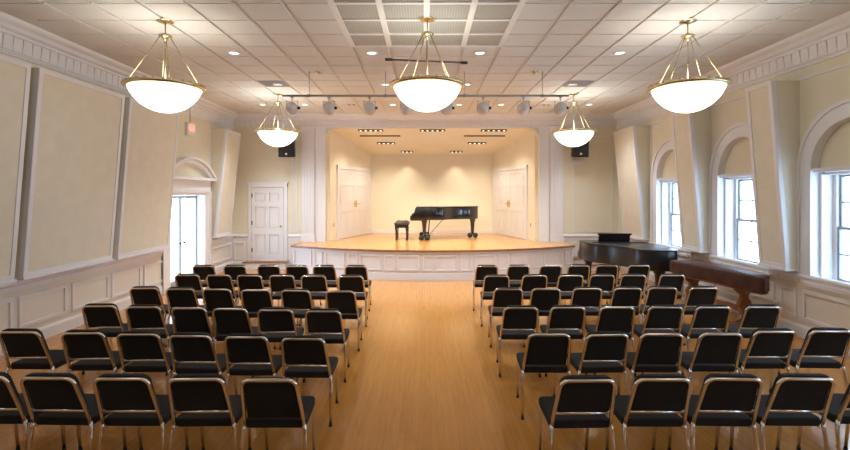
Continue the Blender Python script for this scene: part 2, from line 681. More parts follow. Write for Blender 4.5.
# left wainscot
f = MB()
segs = [(-3.5, -2.6)]
y = -3.4
edges = [6.47 - .97 * k for k in range(10, 0, -1)] + [6.47, 7.45, 8.40, 9.37]
for e in edges:
    frame_rect(f, -1, e + .03, e + .90, .27, .71, .045, .030)
frame_rect(f, -1, DC + DH + .40, YB - .08, .27, .71, .045, .030)
extrude_along(f, rail_prof(), (-WX, YF), (-WX, DC - DH - .29), (1, 0))
extrude_along(f, rail_prof(), (-WX, DC + DH + .29), (-WX, YB), (1, 0))
struct('trim_7', f, M['trim'])
# painted lower wall skin (off-white) behind the frames
f = MB()
f.box(-WX - .01, -WX + .006, YF, DC - DH, 0, .80)
f.box(-WX - .01, -WX + .006, DC + DH, YB, 0, .80)
f.box(WX - .006, WX + .01, YF, YB, 0, .80)
f.box(-WX, SX - 3.75, YB - .006, YB + .01, 0, .80)
f.box(SX + 3.75, WX, YB - .006, YB + .01, 0, .80)
struct('trim_8', f, mat('lower_wall_paint', (0.77, 0.725, 0.65), 0.5))

# right wainscot: wide under windows, narrow under piers
f = MB()
for c in WIN:
    frame_rect(f, 1, c - .80, c + .80, .27, .71, .045, .030)
for a, b in [(WIN[k] + .92, WIN[k + 1] - .92) for k in range(5)] + [(WIN[5] + .92, YB - .1)]:
    if b - a > .15:
        frame_rect(f, 1, a, b, .27, .71, .045, .030)
for k in range(1):
    frame_rect(f, 1, WIN[0] - 1.9 - 1.1 * k, WIN[0] - .95 - 1.1 * k, .27, .71, .045, .030)
extrude_along(f, rail_prof(), (WX, YF), (WX, YB), (-1, 0))
# vertical picture-frame mouldings round each arched bay
for c in WIN:
    for yy in (c - RO - .07, c + RO + .04):
        f.box(WX - .02, WX + .01, yy, yy + .03, .95, 3.80)
    f.box(WX - .02, WX + .01, c - RO - .07, c + RO + .07, 3.77, 3.80)
struct('trim_9', f, M['trim'])

# back wall mouldings
f = MB()
extrude_along(f, rail_prof(), (-WX, YB), (-5.04, YB), (0, -1))
extrude_along(f, rail_prof(), (-3.90, YB), (SX - 3.75, YB), (0, -1))
extrude_along(f, rail_prof(), (SX + 3.75, YB), (WX, YB), (0, -1))
def frame_back(mb, x0, x1, z0, z1, w=.022, p=.02):
    for a, b, c, d in ((x0, x1, z0, z0 + w), (x0, x1, z1 - w, z1), (x0, x0 + w, z0 + w, z1 - w), (x1 - w, x1, z0 + w, z1 - w)):
        mb.box(a, b, YB - p, YB + .01, c, d)
frame_back(f, -5.46, -5.14, .22, .74, .045, .03)
frame_back(f, -3.86, SX - 3.80, .24, .72)
frame_back(f, -3.80, SX - 3.86, 1.02, 3.75)
frame_back(f, SX + 4.05, 5.3, .34, .72)
frame_back(f, SX + 4.02, 5.35, 1.02, 3.75)
struct('trim_10', f, M['trim'])

# proscenium casing and fluted pilasters
f = MB()
for s in (-1, 1):
    def bx(a, b, p, z0=SZ, z1=4.03):
        xa, xb = SX + s * a, SX + s * b
        f.box(min(xa, xb), max(xa, xb), YB - p, YB + .01, z0, z1)
    bx(3.05, 3.11, .045)
    bx(3.11, 3.30, .03)
    bx(3.30, 3.33, .05)
    bx(3.36, 3.72, .06)
    for k in range(4):
        bx(3.40 + .08 * k, 3.435 + .08 * k, .075, SZ + .25, 3.83)
    bx(3.34, 3.74, .085, SZ, SZ + .2)
    bx(3.34, 3.74, .085, 3.88, 4.03)
    if s > 0:
        bx(3.05, 3.74, .02, 0, SZ)
f.box(OX0 - .3, OX1 + .3, YB - .035, YB + .01, OT + .005, OT + .04)
R2 = .42
for s, xc in ((-1, OX0 + R2), (1, OX1 - R2)):    # bead round the rounded corners
    pts = [(xc + s * (R2 + .03) * math.sin(a), YB - .02, OT - R2 + (R2 + .03) * math.cos(a)) for a in [PI / 2 * k / 10 for k in range(11)]]
    f.tube(pts, .022, 6)
struct('trim_11', f, M['trim'])
# stage-alcove baseboards
f = MB()
f.box(AL, AR, AY - .02, AY + .01, SZ, SZ + .12)
struct('baseboard_stage', f, M['trim'])

# ------------------------------------------------------------------ arched windows
def window(idx, c):
    root = bpy.data.objects.new('window_%d' % idx, None)
    C.objects.link(root)
    root.location = (WX, c, 0)
    tag(root, None, None, None, 'structure')
    # arch casing proud of the wall
    a = MB()
    def ring(r0, r1, x0, x1, n=28):
        for k in range(n):
            t0, t1 = PI * k / n, PI * (k + 1) / n
            P = []
            for (rr, tt) in ((r0, t0), (r1, t0), (r1, t1), (r0, t1)):
                P.append((rr * math.cos(tt), SPR + rr * math.sin(tt)))
            a.hexa([(x0, *P[0]), (x0, *P[1]), (x0, *P[2]), (x0, *P[3]), (x1, *P[0]), (x1, *P[1]), (x1, *P[2]), (x1, *P[3])])
        for s in (-1, 1):
            a.box(x0, x1, min(s * r0, s * r1), max(s * r0, s * r1), SILL, SPR)
    ring(RI, RI + .04, -.03, .005)
    ring(RI + .04, RO - .05, -.022, .005)
    ring(RO - .05, RO, -.045, .005)
    a.build('window_casing', M['trim'], root)
    a = MB()     # reveal lining
    n = 24
    for k in range(n):
        t0, t1 = PI * k / n, PI * (k + 1) / n
        r0, r1 = RI - .008, RI + .002
        P = [(rr * math.cos(tt), SPR + rr * math.sin(tt)) for (rr, tt) in ((r0, t0), (r1, t0), (r1, t1), (r0, t1))]
        a.hexa([(-.03, *P[0]), (-.03, *P[1]), (-.03, *P[2]), (-.03, *P[3]), (.34, *P[0]), (.34, *P[1]), (.34, *P[2]), (.34, *P[3])])
    for s in (-1, 1):
        a.box(-.03, .34, min(s * RI, s * (RI - .01)), max(s * RI, s * (RI - .01)), SILL, SPR)
        # stepped inner jamb
        a.box(.10, .34, min(s * RI, s * (RI - .05)), max(s * RI, s * (RI - .05)), SILL, SPR - .06)
        a.box(.26, .34, min(s * (RI - .05), s * (RI - .11)), max(s * (RI - .05), s * (RI - .11)), SILL, SPR - .06)
    a.build('window_reveal', M['trim'], root)
    # fabric-covered half-round above the sash
    a = MB()
    pts = [((RI - .01) * math.cos(PI * k / 24), SPR + (RI - .01) * math.sin(PI * k / 24)) for k in range(25)]
    nn = len(pts)
    a.add([(.10, *p) for p in pts] + [(.14, *p) for p in pts], [tuple(range(nn)), tuple(range(2 * nn - 1, nn - 1, -1))] + [(k, (k + 1) % nn, nn + (k + 1) % nn, nn + k) for k in range(nn)])
    a.build('arch_panel', M['shade'], root)
    a = MB()
    a.box(.02, .14, -RI + .01, RI - .01, SPR - .03, SPR + .03)
    a.box(-.01, .05, -RI + .01, RI - .01, SPR - .005, SPR + .02)
    a.box(.14, .34, -RI + .05, RI - .05, SPR - .07, SPR - .03)
    a.build('shade_roller', M['trim'], root)
    a = MB()
    a.box(-.06, .34, -RI - .10, RI + .10, SILL - .03, SILL + .015)
    a.box(.20, .34, -RI + .05, RI - .05, SILL + .015, SILL + .05)
    a.build('window_sill', M['trim'], root)
    W = RI - .11
    z0, z1 = SILL + .05, SPR - .07
    zm = (z0 + z1) / 2
    for k, (a0, a1, xo) in enumerate(((z0, zm + .02, .27), (zm - .02, z1, .30))):
        sh = MB()
        sh.box(xo, xo + .03, -W, W, a0, a0 + .045)
        sh.box(xo, xo + .03, -W, W, a1 - .035, a1)
        sh.box(xo, xo + .03, -W, -W + .035, a0 + .045, a1 - .035)
        sh.box(xo, xo + .03, W - .035, W, a0 + .045, a1 - .035)
        so = sh.build('window_sash', M['sash'], root)
        mu = MB()
        mu.box(xo + .006, xo + .024, -W + .035, W - .035, (a0 + a1) / 2 - .012, (a0 + a1) / 2 + .012)
        for q in (-1, 1):
            mu.box(xo + .008, xo + .022, q * W / 3 - .011, q * W / 3 + .011, a0 + .04, a1 - .03)
        mu.build('muntin', M['muntin'], so)
        g = MB()
        g.box(xo + .013, xo + .017, -W + .03, W - .03, a0 + .03, a1 - .03)
        g.build('pane', M['glass'], so)

for k, c in enumerate(WIN):
    window(k + 1, c)

# outside: closes the arch so that only the sash shows sky
f = MB()
for c in WIN:
    f.box(WX + .33, WX + .36, c - RI, c - RI + .12, SILL, SPR)
    f.box(WX + .33, WX + .36, c + RI - .12, c + RI, SILL, SPR)
    f.box(WX + .33, WX + .45, c - RI, c + RI, SPR - .08, SPR + RI + .02)
struct('trim_12', f, M['trim'])

# ------------------------------------------------------------------ left doorway with rounded pediment
root = bpy.data.objects.new('door_1', None)
C.objects.link(root)
root.location = (-WX, DC, 0)
tag(root, None, None, None, 'structure')
a = MB()
for s in (-1, 1):
    y0, y1 = sorted((s * DH, s * (DH + .29)))
    a.box(-.01, .035, y0, y1, 0, DTOP + .02)
    y0, y1 = sorted((s * (DH + .23), s * (DH + .29)))
    a.box(-.01, .055, y0, y1, 0, DTOP + .02)
    y0, y1 = sorted((s * DH, s * (DH - .02)))
    a.box(-.22, .035, y0, y1, 0, DTOP)
a.box(-.22, .035, -DH, DH, DTOP - .02, DTOP)
a.box(-.01, .04, -DH - .29, DH + .29, DTOP, DTOP + .36)
a.box(-.01, .06, -DH - .30, DH + .30, DTOP + .03, DTOP + .07)
a.box(-.01, .16, -DH - .36, DH + .36, DTOP + .34, DTOP + .41)
a.build('door_casing', M['trim'], root)
# segmental pediment
a = MB()
hw, rise = DH + .36, .47
Rr = (hw * hw + rise * rise) / (2 * rise)
zc = DTOP + .40 + rise - Rr
th = math.asin(hw / Rr)
for r0, r1, p in ((Rr - .13, Rr - .04, .11), (Rr - .04, Rr, .17)):
    n = 24
    for k in range(n):
        t0, t1 = -th + 2 * th * k / n, -th + 2 * th * (k + 1) / n
        P = [(rr * math.sin(tt), max(zc + rr * math.cos(tt), DTOP + .40)) for rr, tt in ((r0, t0), (r0, t1), (r1, t1), (r1, t0))]
        a.hexa([(-.01, *P[0]), (-.01, *P[1]), (-.01, *P[2]), (-.01, *P[3]), (p, *P[0]), (p, *P[1]), (p, *P[2]), (p, *P[3])])
a.build('pediment', M['trim'], root)
for s in (-1, 1):
    dl = MB()
    y0, y1 = sorted((s * .01, s * (DH - .03)))
    x0, x1 = -.21, -.17
    dl.box(x0, x1, y0, y1, .02, .12)
    dl.box(x0, x1, y0, y1, DTOP - .09, DTOP - .03)
    dl.box(x0, x1, y0, y0 + .035, .12, DTOP - .09)
    dl.box(x0, x1, y1 - .035, y1, .12, DTOP - .09)
    leaf = dl.build('door_leaf', M['sash'] if s > 0 else M['muntin'], root)
    g = MB()
    g.box(-.192, -.188, y0 + .04, y1 - .04, .1, DTOP - .07)
    g.build('pane', M['glass'], leaf)
    kn = MB()
    kn.lathe([(0, 0), (.012, 0), (.012, .03), (.03, .04), (.034, .055), (.025, .07), (0, .075)], 12, Matrix.Translation((-.17, s * .09, .96)) @ Matrix.Rotation(PI / 2, 4, 'Y'))
    kn.build('door_knob', M['black'], leaf)
a = MB()
a.box(-.34, .0, -DH, DH, -.01, .02)
a.build('threshold', M['nosing'], root)

# ------------------------------------------------------------------ panelled doors
def panel_leaf(parent, name, x0, x1, z0, z1, rows, mx, dp=.020):
    """leaf in the xz plane, front towards -y; rows = list of (z0,z1) fractions, two columns"""
    l = MB()
    l.box(x0, x1, .008, .03, z0, z1, mx)
    w, h = x1 - x0, z1 - z0
    st = .11 * min(1, w / .8)
    cols = ((x0 + st, (x0 + x1) / 2 - st * .45), ((x0 + x1) / 2 + st * .45, x1 - st))
    # stiles and rails proud of the sunk panels
    l.box(x0, x0 + st, -dp, .010, z0, z1, mx)
    l.box(x1 - st, x1, -dp, .010, z0, z1, mx)
    prev = 0
    for a, b in rows + [(1, 1)]:
        l.box(x0 + st, x1 - st, -dp, .010, z0 + h * prev, z0 + h * a, mx)
        if b > a:
            l.box((x0 + x1) / 2 - st * .45, (x0 + x1) / 2 + st * .45, -dp, .010, z0 + h * a, z0 + h * b, mx)
        prev = b
    for a, b in rows:
        for c0, c1 in cols:
            l.box(c0 + .035, c1 - .035, -dp * .4, .010, z0 + h * a + .035, z0 + h * b - .035, mx)
    return l.build(name, M['door'], parent)

ROWS6 = [(.09, .38), (.47, .76), (.83, .94)]
# back-left door, on a low step
root = bpy.data.objects.new('door_2', None)
C.objects.link(root)
root.location = (0, 0, 0)
tag(root, None, None, None, 'structure')
mx = Matrix.Translation((0, YB - .02, 0))
LX0, LX1, LZ0, LZ1 = -4.94, -4.03, .20, 2.28
lf = panel_leaf(root, 'door_leaf', LX0, LX1, LZ0, LZ1, [(.09, .36), (.45, .74), (.81, .93)], mx, .032)
a = MB()
for (x0, x1, z0, z1, p) in ((-5.04, -4.95, .18, 2.42, .05), (-4.02, -3.93, .18, 2.42, .05), (-5.04, -3.93, 2.30, 2.42, .06), (-5.07, -3.90, 2.40, 2.44, .08)):
    a.box(x0, x1, YB - p, YB + .01, z0, z1)
a.build('door_casing', M['trim'], root)
a = MB()
for z in (.45, 1.22, 2.0):
    a.box(-4.945, -4.915, YB - .055, YB - .03, z, z + .11)
a.build('hinge', M['black'], lf)
a = MB()
a.lathe([(0, 0), (.022, 0), (.01, .01), (.01, .04), (.028, .05), (.03, .065), (0, .08)], 14, Matrix.Translation((-4.10, YB - .035, 1.18)) @ Matrix.Rotation(PI / 2, 4, 'X'))
a.build('door_knob', M['gold'], lf)
a = MB()
a.box(-5.08, -3.90, YB - .32, YB, 0, .165)
struct('trim_13', a, M['trim'])
a = MB()
a.box(-5.10, -3.88, YB - .34, YB, .165, .20)
struct('trim_14', a, M['nosing'])
# low steps behind the hall piano
a = MB()
a.box(3.98, 5.30, YB - .62, YB, 0, .13)
a.box(3.98, 5.30, YB - .32, YB, .13, .28)
struct('trim_15', a, M['trim'])
a = MB()
a.box(3.98, 5.32, YB - .64, YB - .32, .13, .155)
a.box(3.98, 5.32, YB - .34, YB, .28, .305)
struct('trim_16', a, M['nosing'])

# stage double doors set in the slanted alcove walls
def stage_doors(idx, p0, p1, u0, u1):
    """wall runs p0 (front) -> p1 (back); doors between distances u0..u1"""
    root = bpy.data.objects.new('door_%d' % idx, None)
    C.objects.link(root)
    tag(root, None, None, None, 'structure')
    v = Vector((p1[0] - p0[0], p1[1] - p0[1], 0)).normalized()
    left = p0[0] < 0
    if left:     # seen from the room, x runs p0->p1, front is to +x side
        ang = math.atan2(v.y, v.x)
        root.location = (p0[0], p0[1], 0)
        A, B = u0, u1
        root.rotation_euler = (0, 0, ang)
    else:
        ang = math.atan2(-v.y, -v.x)
        root.location = (p1[0], p1[1], 0)
        Lw = math.hypot(p1[0] - p0[0], p1[1] - p0[1])
        A, B = Lw - u1, Lw - u0
        root.rotation_euler = (0, 0, ang)
    z0, z1 = SZ + .01, 2.86
    mid = (A + B) / 2
    c = .09
    mx = Matrix.Translation((0, -.025, 0))
    l1 = panel_leaf(root, 'door_leaf', A + c, mid - .004, z0, z1, ROWS6, mx, .008)
    l2 = panel_leaf(root, 'door_leaf', mid + .004, B - c, z0, z1, ROWS6, mx, .008)
    for l, sgn in ((l1, -1), (l2, 1)):
        k = MB()
        xx = mid + sgn * .05
        k.box(xx - .02, xx + .02, -.055, -.04, SZ + .95, SZ + 1.15)
        k.tube([(xx, -.05, SZ + 1.05), (xx, -.09, SZ + 1.05), (xx + sgn * .11, -.09, SZ + 1.05)], .009, 8)
        k.build('door_handle', M['gold'], l)
    a = MB()
    a.box(A, A + c, -.05, .01, SZ, z1 + .11)
    a.box(B - c, B, -.05, .01, SZ, z1 + .11)
    a.box(A, B, -.055, .01, z1, z1 + .11)
    a.build('door_casing', M['trim'], root)

PL0, PL1 = (AFX0, YA), (AL, AY)
PR0, PR1 = (AFX1, YA), (AR, AY)
stage_doors(3, PL0, PL1, .40, 2.88)
stage_doors(4, PR0, PR1, .40, 2.88)

# ------------------------------------------------------------------ slanted acoustic panels on the walls
def wedge(name_label, s, y0, y1, ztop=3.77, zbot=1.0, ptop=.42, pbot=.20, grp=None):
    root = thing('acoustic_panel', name_label, 'wall panel', (s * WX, y0, 0), 0, grp)
    def P(p, y, z): return (-s * p, y - y0, z)
    a = MB()
    a.hexa([P(0, y0, zbot), P(pbot, y0, zbot), P(pbot, y1, zbot), P(0, y1, zbot), P(0, y0, ztop), P(ptop, y0, ztop), P(ptop, y1, ztop), P(0, y1, ztop)])
    a.build('panel_body', M['fabric_panel'], root)
    # white edge strips round the face
    a = MB()
    w = .06
    def strip(ya, yb, za, zb):
        def pr(z): return pbot + (ptop - pbot) * (z - zbot) / (ztop - zbot)
        e = .012
        a.hexa([P(pr(za) - .005, ya, za), P(pr(za) + e, ya, za), P(pr(za) + e, yb, za), P(pr(za) - .005, yb, za),
                P(pr(zb) - .005, ya, zb), P(pr(zb) + e, ya, zb), P(pr(zb) + e, yb, zb), P(pr(zb) - .005, yb, zb)])
    strip(y0 - .004, y0 + w, zbot, ztop)
    strip(y1 - w, y1 + .004, zbot, ztop)
    for ya, yb in ((y0 - .010, y0), (y1, y1 + .010)):     # strips on the two ends
        bw = .055
        a.hexa([P(pbot - bw, ya, zbot), P(pbot + .008, ya, zbot), P(pbot + .008, yb, zbot), P(pbot - bw, yb, zbot),
                P(ptop - bw, ya, ztop), P(ptop + .008, ya, ztop), P(ptop + .008, yb, ztop), P(ptop - bw, yb, ztop)])
    strip(y0 + w, y1 - w, zbot, zbot + w)
    strip(y0 + w, y1 - w, ztop - w, ztop)
    a.build('edge_trim', M['trim'], root)
    # small shelf under the wedge
    a = MB()
    x0, x1 = sorted((0, -s * (pbot + .03)))
    a.box(x0, x1, -.02, y1 - y0 + .02, zbot - .035, zbot)
    a.build('shelf_ledge', M['trim'], root)
    return root

wedge('wide cream wall panel at the left frame edge, nearest the viewer', -1, 2.45, 4.26, grp='slanted panels on the left wall')
wedge('wide slanted cream panel on the left wall, cut by the left frame edge', -1, 4.40, 6.20, grp='slanted panels on the left wall')
wedge('wide slanted cream panel on the left wall, middle of the three wide ones', -1, 6.35, 8.14, grp='slanted panels on the left wall')
wedge('wide slanted cream panel on the left wall, just before the arched doorway', -1, 8.30, 9.95, grp='slanted panels on the left wall')
wedge('narrow slanted cream panel between the arched left doorway and the rear corner', -1, 12.36, 13.25, pbot=.14, grp='slanted panels on the left wall')
wedge('slanted cream pier panel beyond the right frame edge', 1, 4.90, 5.30, grp='slanted panels on the right wall')
wedge('slanted cream pier panel between the nearest and middle windows', 1, 7.07, 7.62, grp='slanted panels on the right wall')
wedge('slanted cream pier panel between the middle and farthest windows', 1, 9.26, 9.92, grp='slanted panels on the right wall')
wedge('broad slanted cream panel in the rear right corner behind the piano', 1, 11.77, 12.95, pbot=.16, grp='slanted panels on the right wall')
# plain trim strips left of doorway
f = MB()
for yy in (12.30,):
    f.box(-WX - .01, -WX + .02, yy, yy + .03, .95, 3.85)
f.box(-WX - .01, -WX + .02, 9.98, 10.01, .95, 3.85)
struct('trim_17', f, M['trim'])

# ------------------------------------------------------------------ pendant lamps
def pendant():
    root = thing('pendant_lamp', 'x', 'pendant lamp')     # origin on the ceiling
    a = MB()
    a.lathe([(0, 0), (.115, 0), (.12, -.012), (.09, -.03), (.05, -.04), (.018, -.05), (0, -.05)], 28)
    a.build('canopy', M['brass'], root)
    a = MB()
    a.tube([(0, 0, -.04), (0, 0, -.86)], .0075, 10)
    a.build('stem', M['brass'], root)
    a = MB()
    a.lathe([(.014, -.17), (.03, -.18), (.07, -.195), (.085, -.21), (.05, -.225), (.04, -.245), (.02, -.27), (.012, -.28)], 24)
    a.build('hub', M['brass'], root)
    for k in range(4):
        an = PI * .19 + k * PI / 2
        a = MB()
        a.tube([(.06 * math.cos(an), .06 * math.sin(an), -.22), (.43 * math.cos(an), .43 * math.sin(an), -.85)], .0055, 8)
        a.lathe([(0, 0), (.02, .006), (.013, .03), (0, .04)], 10, Matrix.Translation((.43 * math.cos(an), .43 * math.sin(an), -.87)))
        a.build('support_rod', M['brass'], root)
    a = MB()
    a.lathe([(.42, -.89), (.43, -.86), (.46, -.854), (.485, -.863), (.494, -.877), (.483, -.890), (.455, -.900), (.425, -.903), (.42, -.89)], 56)
    for k in range(28):   # beaded edge
        an = 2 * PI * k / 28
        a.box(-.018, .018, -.014, .014, -.008, .012, Matrix.Translation((.462 * math.cos(an), .462 * math.sin(an), -.856)) @ Matrix.Rotation(an, 4, 'Z'))
    a.build('rim', M['brass'], root)
    a = MB()
    prof = []
    D, RR = .31, .432
    Rs = (RR * RR + D * D) / (2 * D)
    for k in range(17):
        t = math.asin(RR / Rs) * (1 - k / 16)
        prof.append((Rs * math.sin(t), -.893 - (Rs * math.cos(t) - (Rs - D))))
    inner = [(r * .975, z + .010) for r, z in prof[::-1]]
    a.lathe(prof + inner, 56)
    a.build('glass_bowl', M['bowl'], root)
    lamp('pendant_bulb', 'POINT', (0, 0, -.80), PENDANT_W, SOFT, root, .10)
    return root

p0 = pendant()
PG = 'brass bowl pendants hanging from the ceiling'
spots = [(-3.37, 6.23, 'white glass bowl pendant over the left chairs, nearest the left wall and viewer'),
         (.03, 6.16, 'white glass bowl pendant over the centre aisle beneath the ceiling grille'),
         (3.41, 6.23, 'large white glass bowl pendant at right, in front of the window wall'),
         (-3.29, 10.74, 'smaller looking far bowl pendant at left in front of a black loudspeaker'),
         (3.33, 10.74, 'smaller looking far bowl pendant at right in front of a black loudspeaker'),
         (-3.35, 1.5, 'unseen bowl pendant added for light, overhead at left of the viewer'),  # last three hang out of view, added to light the near end
         (.03, 1.5, 'unseen bowl pendant added for light, directly above the viewer'),
         (3.35, 1.5, 'unseen bowl pendant added for light, overhead at right of the viewer')]
for i, (x, y, lb) in enumerate(spots):
    o = p0 if i == 0 else copy_tree(p0)
    o.location = (x, y, ZC)
    tag(o, lb, 'pendant lamp', PG)

# ------------------------------------------------------------------ ceiling fittings
gx = ['left-hand', 'second from left', 'second from right', 'right-hand']
gy = {1: 'far row', 0: 'middle row', -1: 'nearest visible row', -2: 'row overhead'}
gproto = None
for j in (1, 0, -1, -2):
    for i in range(-2, 2):
        if gproto is None:
            a = MB()
            a.box(-DX / 2 + .036, DX / 2 - .036, -DY / 2 + .028, DY / 2 - .028, -.010, .012)
            o = a.build('ceiling_grille', M['grille'])
            gproto = o
        else:
            o = gproto.copy()
            C.objects.link(o)
        o.location = (GX0 + DX * (i + .5), GY0 + DY * (j + .5), ZC)
        tag(o, 'grey perforated air grille in the ceiling, %s, %s of the block' % (gy[j], gx[i + 2]), 'grille', 'air grilles in the ceiling')

def downlight(x, y, lb, lit=True):
    root = thing('recessed_downlight', lb, 'ceiling light', (x, y, ZC - .021), 0, 'small recessed ceiling lights')
    a = MB()
    a.lathe([(.068, -.008), (.075, -.018), (.098, -.016), (.100, -.004), (.100, .004)], 28)
    a.build('trim_ring', M['plastic'], root)
    a = MB()
    a.lathe([(0, -.010), (.070, -.010), (.070, .004)], 28)
    a.build('lens', M['downlight'], root)
    if lit:
        lamp('downlight_beam', 'SPOT', (0, 0, -.03), DOWN_W * (1 if y < 9 else 2.2), (.90, .95, 1.0), root, .06, (0, 0, -3), 110, .8)
for x, y, lb in ((-3.02, 7.59, 'recessed white ceiling light, right of the near left pendant'),
                 (-.84, 7.59, 'recessed white ceiling light just beyond the grille block, left of centre'),
                 (.87, 7.59, 'recessed white ceiling light just beyond the grille block, right of centre'),
                 (3.08, 7.59, 'recessed white ceiling light, left of the near right pendant'),
                 (-3.0, 9.77, 'recessed ceiling light just above the left end of the spotlight pipe'),
                 (-.81, 9.77, 'recessed ceiling light left of the centre pendant bowl, middle of the room'),
                 (.85, 9.77, 'recessed ceiling light right of the centre pendant bowl, middle of the room'),
                 (3.0, 9.77, 'recessed ceiling light above the right end of the spotlight pipe'),
                 (-4.05, 11.99, 'recessed ceiling light at the far left by the cornice'),
                 (-3.0, 11.99, 'recessed far ceiling light behind the two leftmost pipe spotlights'),
                 (-.8, 11.99, 'far recessed ceiling light left of the centre pendant, near the stage'),
                 (.85, 11.99, 'far recessed ceiling light right of the centre pendant, near the stage'),
                 (1.9, 11.99, 'far recessed ceiling light between third and second spotlight from right'),
                 (4.1, 11.99, 'recessed ceiling light at the far right by the cornice')):
    downlight(x, y, lb)

for x, y, lb in ((-1.83, 11.95, 'small dark twin ceiling fitting near the stage, left of centre'),
                 (3.02, 11.95, 'small dark twin ceiling fitting near the stage, by the right pendant')):
    root = thing('ceiling_fitting', lb, 'ceiling fitting', (x, y, ZC - .021), 0, 'dark twin fittings by the stage')
    a = MB()
    a.box(-.11, .11, -.05, .05, -.02, 0)
    a.build('base_plate', M['plastic'], root)
    for sx in (-.055, .055):
        a = MB()
        a.lathe([(0, -.026), (.036, -.026), (.04, -.018)], 16, Matrix.Translation((sx, 0, 0)))
        a.build('lamp_hole', M['black'], root)

for x, lb in ((-1.93, 'small brass round detector on the ceiling left of the grilles'), (1.99, 'small brass round detector on the ceiling right of the grilles')):
    root = thing('smoke_detector', lb, 'detector', (x, 8.75, ZC - .021), 0, 'round ceiling detectors')
    a = MB()
    a.lathe([(0, -.008), (.085, -.008), (.085, 0)], 24)
    a.build('base_plate', M['plastic'], root)
    a = MB()
    a.lathe([(.065, -.008), (.06, -.03), (.045, -.05), (0, -.055)], 24)
    a.build('sensor_cap', M['brass'], root)

for i, lb in ((-6, 'flat grey return-air tile in the ceiling near the left pendants'), (5, 'flat grey return-air tile in the ceiling near the right pendants')):
    a = MB()
    y0 = GY0 + DY * 6
    x0 = GX0 + DX * i
    a.box(x0 + .03, x0 + DX - .03, y0 + .02, y0 + DY - .02, ZC - .030, ZC)
    for k in range(9):
        yy = y0 + .05 + k * .052
        a.box(x0 + .05, x0 + DX - .05, yy, yy + .018, ZC - .036, ZC - .030)
    tag(a.build('ceiling_vent', M['vent']), lb, 'vent', 'grey return-air tiles')

# pipe with eight stage spotlights
root = thing('lighting_pipe', 'long grey pipe hung below the ceiling carrying eight spotlights', 'lighting pipe', (0, 8.75, 3.89))
a = MB()
a.tube([(-2.6, 0, 0), (2.62, 0, 0)], .022, 12)
a.build('pipe', M['steel'], root)
for x in (-2.11, -.72, .72, 2.14):
    a = MB()
    a.tube([(x, 0, .0), (x, 0, ZC - 3.89)], .006, 8)
    a.lathe([(.03, ZC - 3.89 - .012), (.03, ZC - 3.89)], 12, Matrix.Translation((x, 0, 0)))
    a.tube([(x - .03, 0, 0), (x + .03, 0, 0)], .03, 12)
    a.build('hanger_rod', M['steel'], root)

def spot_proto():
    root = thing('stage_spotlight', 'x', 'spotlight')      # origin at the pipe
    a = MB()
    a.tube([(0, 0, 0), (0, 0, -.07)], .010, 8)
    a.box(-.025, .025, -.03, .03, -.02, -.001)
    a.tube([(-.105, 0, -.20), (-.105, 0, -.075), (.105, 0, -.075), (.105, 0, -.20)], .007, 8)
    a.build('yoke', M['steel'], root)
    # round-backed housing pointing at the stage (+y, down)
    mx = Matrix.Translation((0, 0, -.20)) @ Matrix.Rotation(math.radians(-100), 4, 'X')
    a = MB()
    a.lathe([(0, -.125), (.05, -.12), (.085, -.095), (.098, -.05), (.10, .04), (.106, .05), (.106, .11), (.094, .11), (.09, .05), (0, .03)], 26, mx)
    for k in range(4):
        a.lathe([(.10, -.04 + .02 * k), (.105, -.035 + .02 * k), (.10, -.03 + .02 * k)], 26, mx)
    a.build('lamp_housing', M['spot'], root)
    a = MB()
    a.lathe([(0, .045), (.088, .05)], 20, mx)
    a.build('lens', M['lens'], root)
    a = MB()
    a.tube([(.10, 0, -.20), (.145, 0, -.20)], .026, 10)
    a.build('tilt_knob', M['black'], root)
    return root
sp = spot_proto()
order = ['leftmost', 'second from left', 'third from left', 'fourth from left', 'fourth from right', 'third from right', 'second from right', 'rightmost']
tgt = [-1.4, -.8, .0, .6, .2, 1.0, 1.5, 2.0]
for i, px in enumerate((292, 329, 369.5, 406, 446.5, 483, 523.5, 560.5)):
    o = sp if i == 0 else copy_tree(sp)
    x = (px - 425) / 480 * 8.75
    o.location = (x, 8.75, 3.89 - .0225)
    tag(o, 'grey round stage spotlight on the ceiling pipe, %s of the eight' % order[i], 'spotlight', 'spotlights on the ceiling pipe')
    lamp('spotlight_beam', 'SPOT', (x, 8.75 + .13, 3.66), TRACK_W, WARM, None, .05, (tgt[i], 14.6, SZ + .1), 34, .6)

# hanging microphone bar
root = thing('microphone_bar', 'thin grey bar with black ends hanging behind the centre pendant', 'microphone', (0.02, 7.0, 4.04))
a = MB()
a.tube([(-.50, 0, .018), (.52, 0, -.022)], .013, 8)
a.build('bar', mat('dark_grey_bar', (.10, .10, .10), .4, .5), root)
for s, z in ((-1, .02), (1, -.024)):
    a = MB()
    a.tube([(s * .50, 0, z), (s * .60, 0, z - .002 * s)], .021, 12)
    a.build('microphone_capsule', M['black'], root)
a = MB()
a.tube([(0, 0, 0), (0, 0, ZC - 4.04)], .004, 6)
a.build('hanging_cable', M['black'], root)

